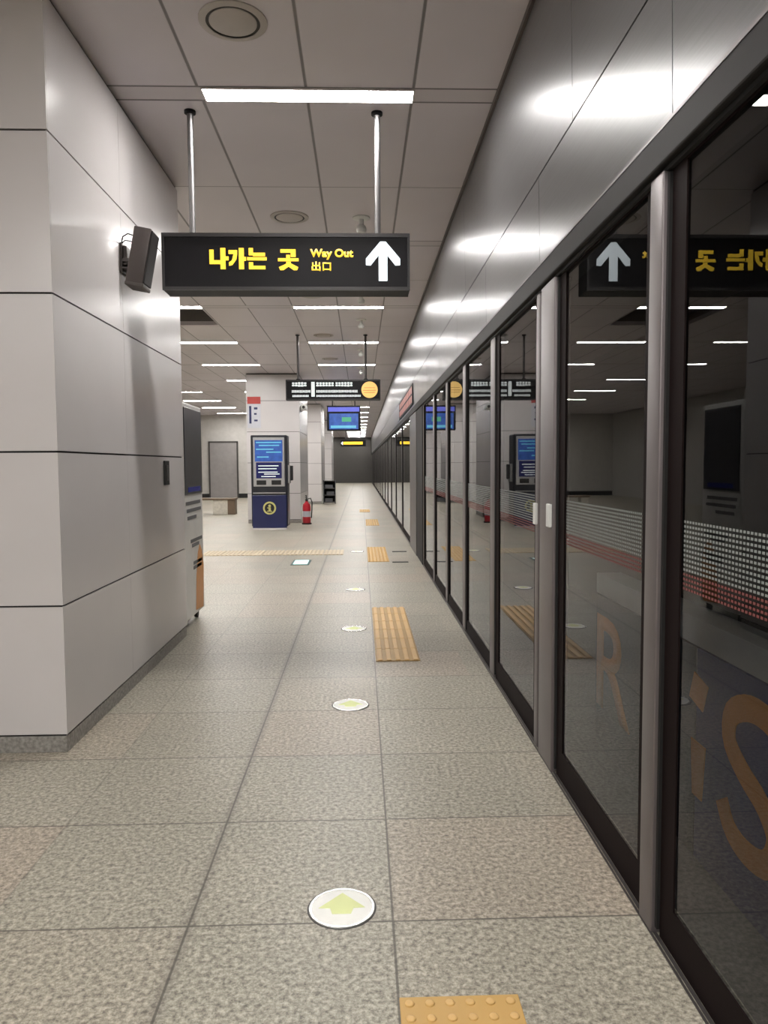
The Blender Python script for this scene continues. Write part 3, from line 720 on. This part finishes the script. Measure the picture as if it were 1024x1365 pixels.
# notices on the kiosk pillar
t = empty('pillar_notice', (-2.44, 17.1, 2.2), 'notice with a red heading on the pillar behind the kiosk', 'notice')
m_ = MB(); m_.box(-.15, .15, -.012, -.0005, .55, .71); m_.build('heading', M['redsign'], t)['label'] = 'red heading panel'
m_ = MB(); m_.box(-.15, .15, -.010, -.0005, 0, .53); m_.build('sheet', M['notice'], t)
m_ = MB(); m_.box(-.11, -.06, -.012, -.0101, .1, .5); m_.box(.0, .08, -.012, -.0101, .42, .47).box(.0, .06, -.012, -.0101, .3, .34).box(.0, .08, -.012, -.0101, .15, .19); m_.build('print', M['navy'], t)
t = empty('security_camera', (-1.40, 17.5, 2.65), 'white security camera on right side of the pillar behind the kiosk', 'camera')
m_ = MB(); m_.box(.0, .03, -.06, .06, -.06, .06, bev=.01); m_.build('mount', M['white'], t)
m_ = MB(); m_.tube([(.02, 0, 0), (.08, 0, -.02)], .018); m_.build('arm', M['white'], t)
m_ = MB(); m_.box(.03, .15, -.35, .05, -.03, .08, bev=.02); m_.build('housing', M['white'], t, smooth=True)
m_ = MB(); m_.lathe([(0, 0), (.035, 0), (.035, .02), (0, .02)], n=20, M=Matrix.Translation((.09, -.345, .025)) @ RX); m_.build('lens', M['rubber'], t)

# fire extinguisher
t = empty('fire_extinguisher', (-1.24, 16.75, 0), 'red fire extinguisher standing beside the pillar behind the kiosk', 'fire extinguisher')
m_ = MB(); m_.lathe([(0, 0.001), (.085, .001), (.092, .02), (.092, .40), (.08, .455), (.04, .49), (.028, .51), (.028, .535), (0, .535)], n=28); m_.build('cylinder', M['red'], t, smooth=True)
m_ = MB(); m_.lathe([(.0925, .17), (.0935, .17), (.0935, .30), (.0925, .30)], n=28); m_.build('label_band', M['notice'], t)
m_ = MB(); m_.lathe([(.03, .53), (.03, .57), (.0, .58)], n=16); m_.box(-.015, .015, -.11, .03, .60, .615, bev=.004); m_.box(-.012, .012, -.02, .02, .56, .61); m_.build('valve', M['rubber'], t)
m_ = MB(); m_.box(-.015, .015, -.13, .02, .645, .66, M=None); m_.tube([(0, .015, .60), (0, .02, .655)], .01); m_.build('handle', M['rubber'], t)
m_ = MB(); m_.tube([(.02, .02, .57), (.09, .02, .59), (.125, .01, .50), (.12, 0, .32), (.105, 0, .14)], .013); m_.build('hose', M['rubber'], t, smooth=True)
m_ = MB(); m_.lathe([(.11, .0006), (.11, .03), (.096, .03), (.096, .0006)], n=28); m_.build('stand_ring', M['rubber'], t)

# standing cabinet behind near pillar
t = empty('display_cabinet', (-1.40, 5.86, 0), 'tall white machine on castors with text rows, tucked behind large left pillar', 'cabinet')
D = .68; Wd = .62
m_ = MB(); m_.box(-Wd, 0, 0, D, .085, 1.84, bev=.012); m_.build('body', M['cab'], t)
m_ = MB(); m_.box(0.0, .008, .03, D-.03, 1.10, 1.80, bev=.003); m_.build('screen', M['cabdark'], t)
m_ = MB(); m_.box(.008, .011, .12, D-.12, 1.12, 1.16); m_.build('card_reader', M['screend'], t)
m_ = MB()
for z, a, c in ((1.015, .06, .58), (.955, .08, .6), (.895, .10, .42), (.70, .2, .62), (.66, .24, .5), (.51, .28, .6), (.47, .28, .58)): m_.box(0.0005, .003, a, c, z, z+.028)
m_.build('text_row', M['ink'], t)
m_ = MB(); og = [(.34, .12), (.62, .10), (.66, .46), (.60, .60), (.52, .66), (.44, .58), (.38, .40)]
m_.prism(og, lambda Y, Z: Vector((.0005, Y, Z)), lambda Y, Z: Vector((.003, Y, Z))); m_.build('graphic', M['orangeg'], t)['label'] = 'orange graphic'
for x, y in ((-.06, .06), (-.06, D-.06), (-Wd+.06, .06), (-Wd+.06, D-.06)):
    m_ = MB(); m_.lathe([(0, -.014), (.034, -.014), (.034, .014), (0, .014)], n=20, M=Matrix.Translation((x, y, .0345)) @ Matrix.Rotation(PI/2, 4, 'Y')); m_.box(x-.02, x+.02, y-.02, y+.02, .06, .087); m_.build('castor', M['rubber'], t)

# bench by the back wall
t = empty('bench', (-3.75, 20.3, 0), 'low pale bench with a dark end block, far left in front of the grey door', 'bench')
m_ = MB(); m_.box(-.95, .30, .0, .42, .40, .45, bev=.008); m_.build('seat', M['wood'], t)
m_ = MB(); m_.box(-.32, .08, .03, .39, 0, .40, bev=.006); m_.build('support', M['stone'], t)
m_ = MB(); m_.box(.08, .28, .03, .39, 0, .40, bev=.006); m_.build('end_block', M['wood'], t)['label'] = 'dark brown end block'
m_ = MB(); m_.box(-.92, -.72, .03, .39, 0, .40, bev=.006); m_.build('support', M['stone'], t)

# dark rack by the third pillar
t = empty('leaflet_rack', (-1.1, 25.6, 0), 'small dark rack standing right of the far pale pillar', 'rack')
for x in (-.21, .19):
    m_ = MB(); m_.box(x, x+.02, 0, .35, 0, .82); m_.build('side_panel', M['dkframe'], t)
for z in (.04, .28, .52, .78):
    m_ = MB(); m_.box(-.19, .19, 0, .35, z, z+.025); m_.build('shelf', M['walldark'], t)
m_ = MB(); m_.box(-.19, .19, .33, .35, .03, .8); m_.build('back_panel', M['gap'], t)
for z, x0, x1 in ((.065, -.15, .1), (.305, -.1, .15), (.545, -.16, .12)):
    m_ = MB(); m_.box(x0, x1, .08, .28, z, z+.12, bev=.004); o = m_.build('leaflet_stack', M['ink'], t)

# ------------------------------------------------------------------ light and view
w = bpy.data.worlds.new('world'); sc.world = w; w.use_nodes = True
w.node_tree.nodes['Background'].inputs[0].default_value = (0, 0, 0, 1); w.node_tree.nodes['Background'].inputs[1].default_value = 0
sc.view_settings.view_transform = 'Standard'; sc.view_settings.look = 'None'; sc.view_settings.gamma = 1; sc.view_settings.exposure = 0.0
sc.view_settings.use_curve_mapping = False
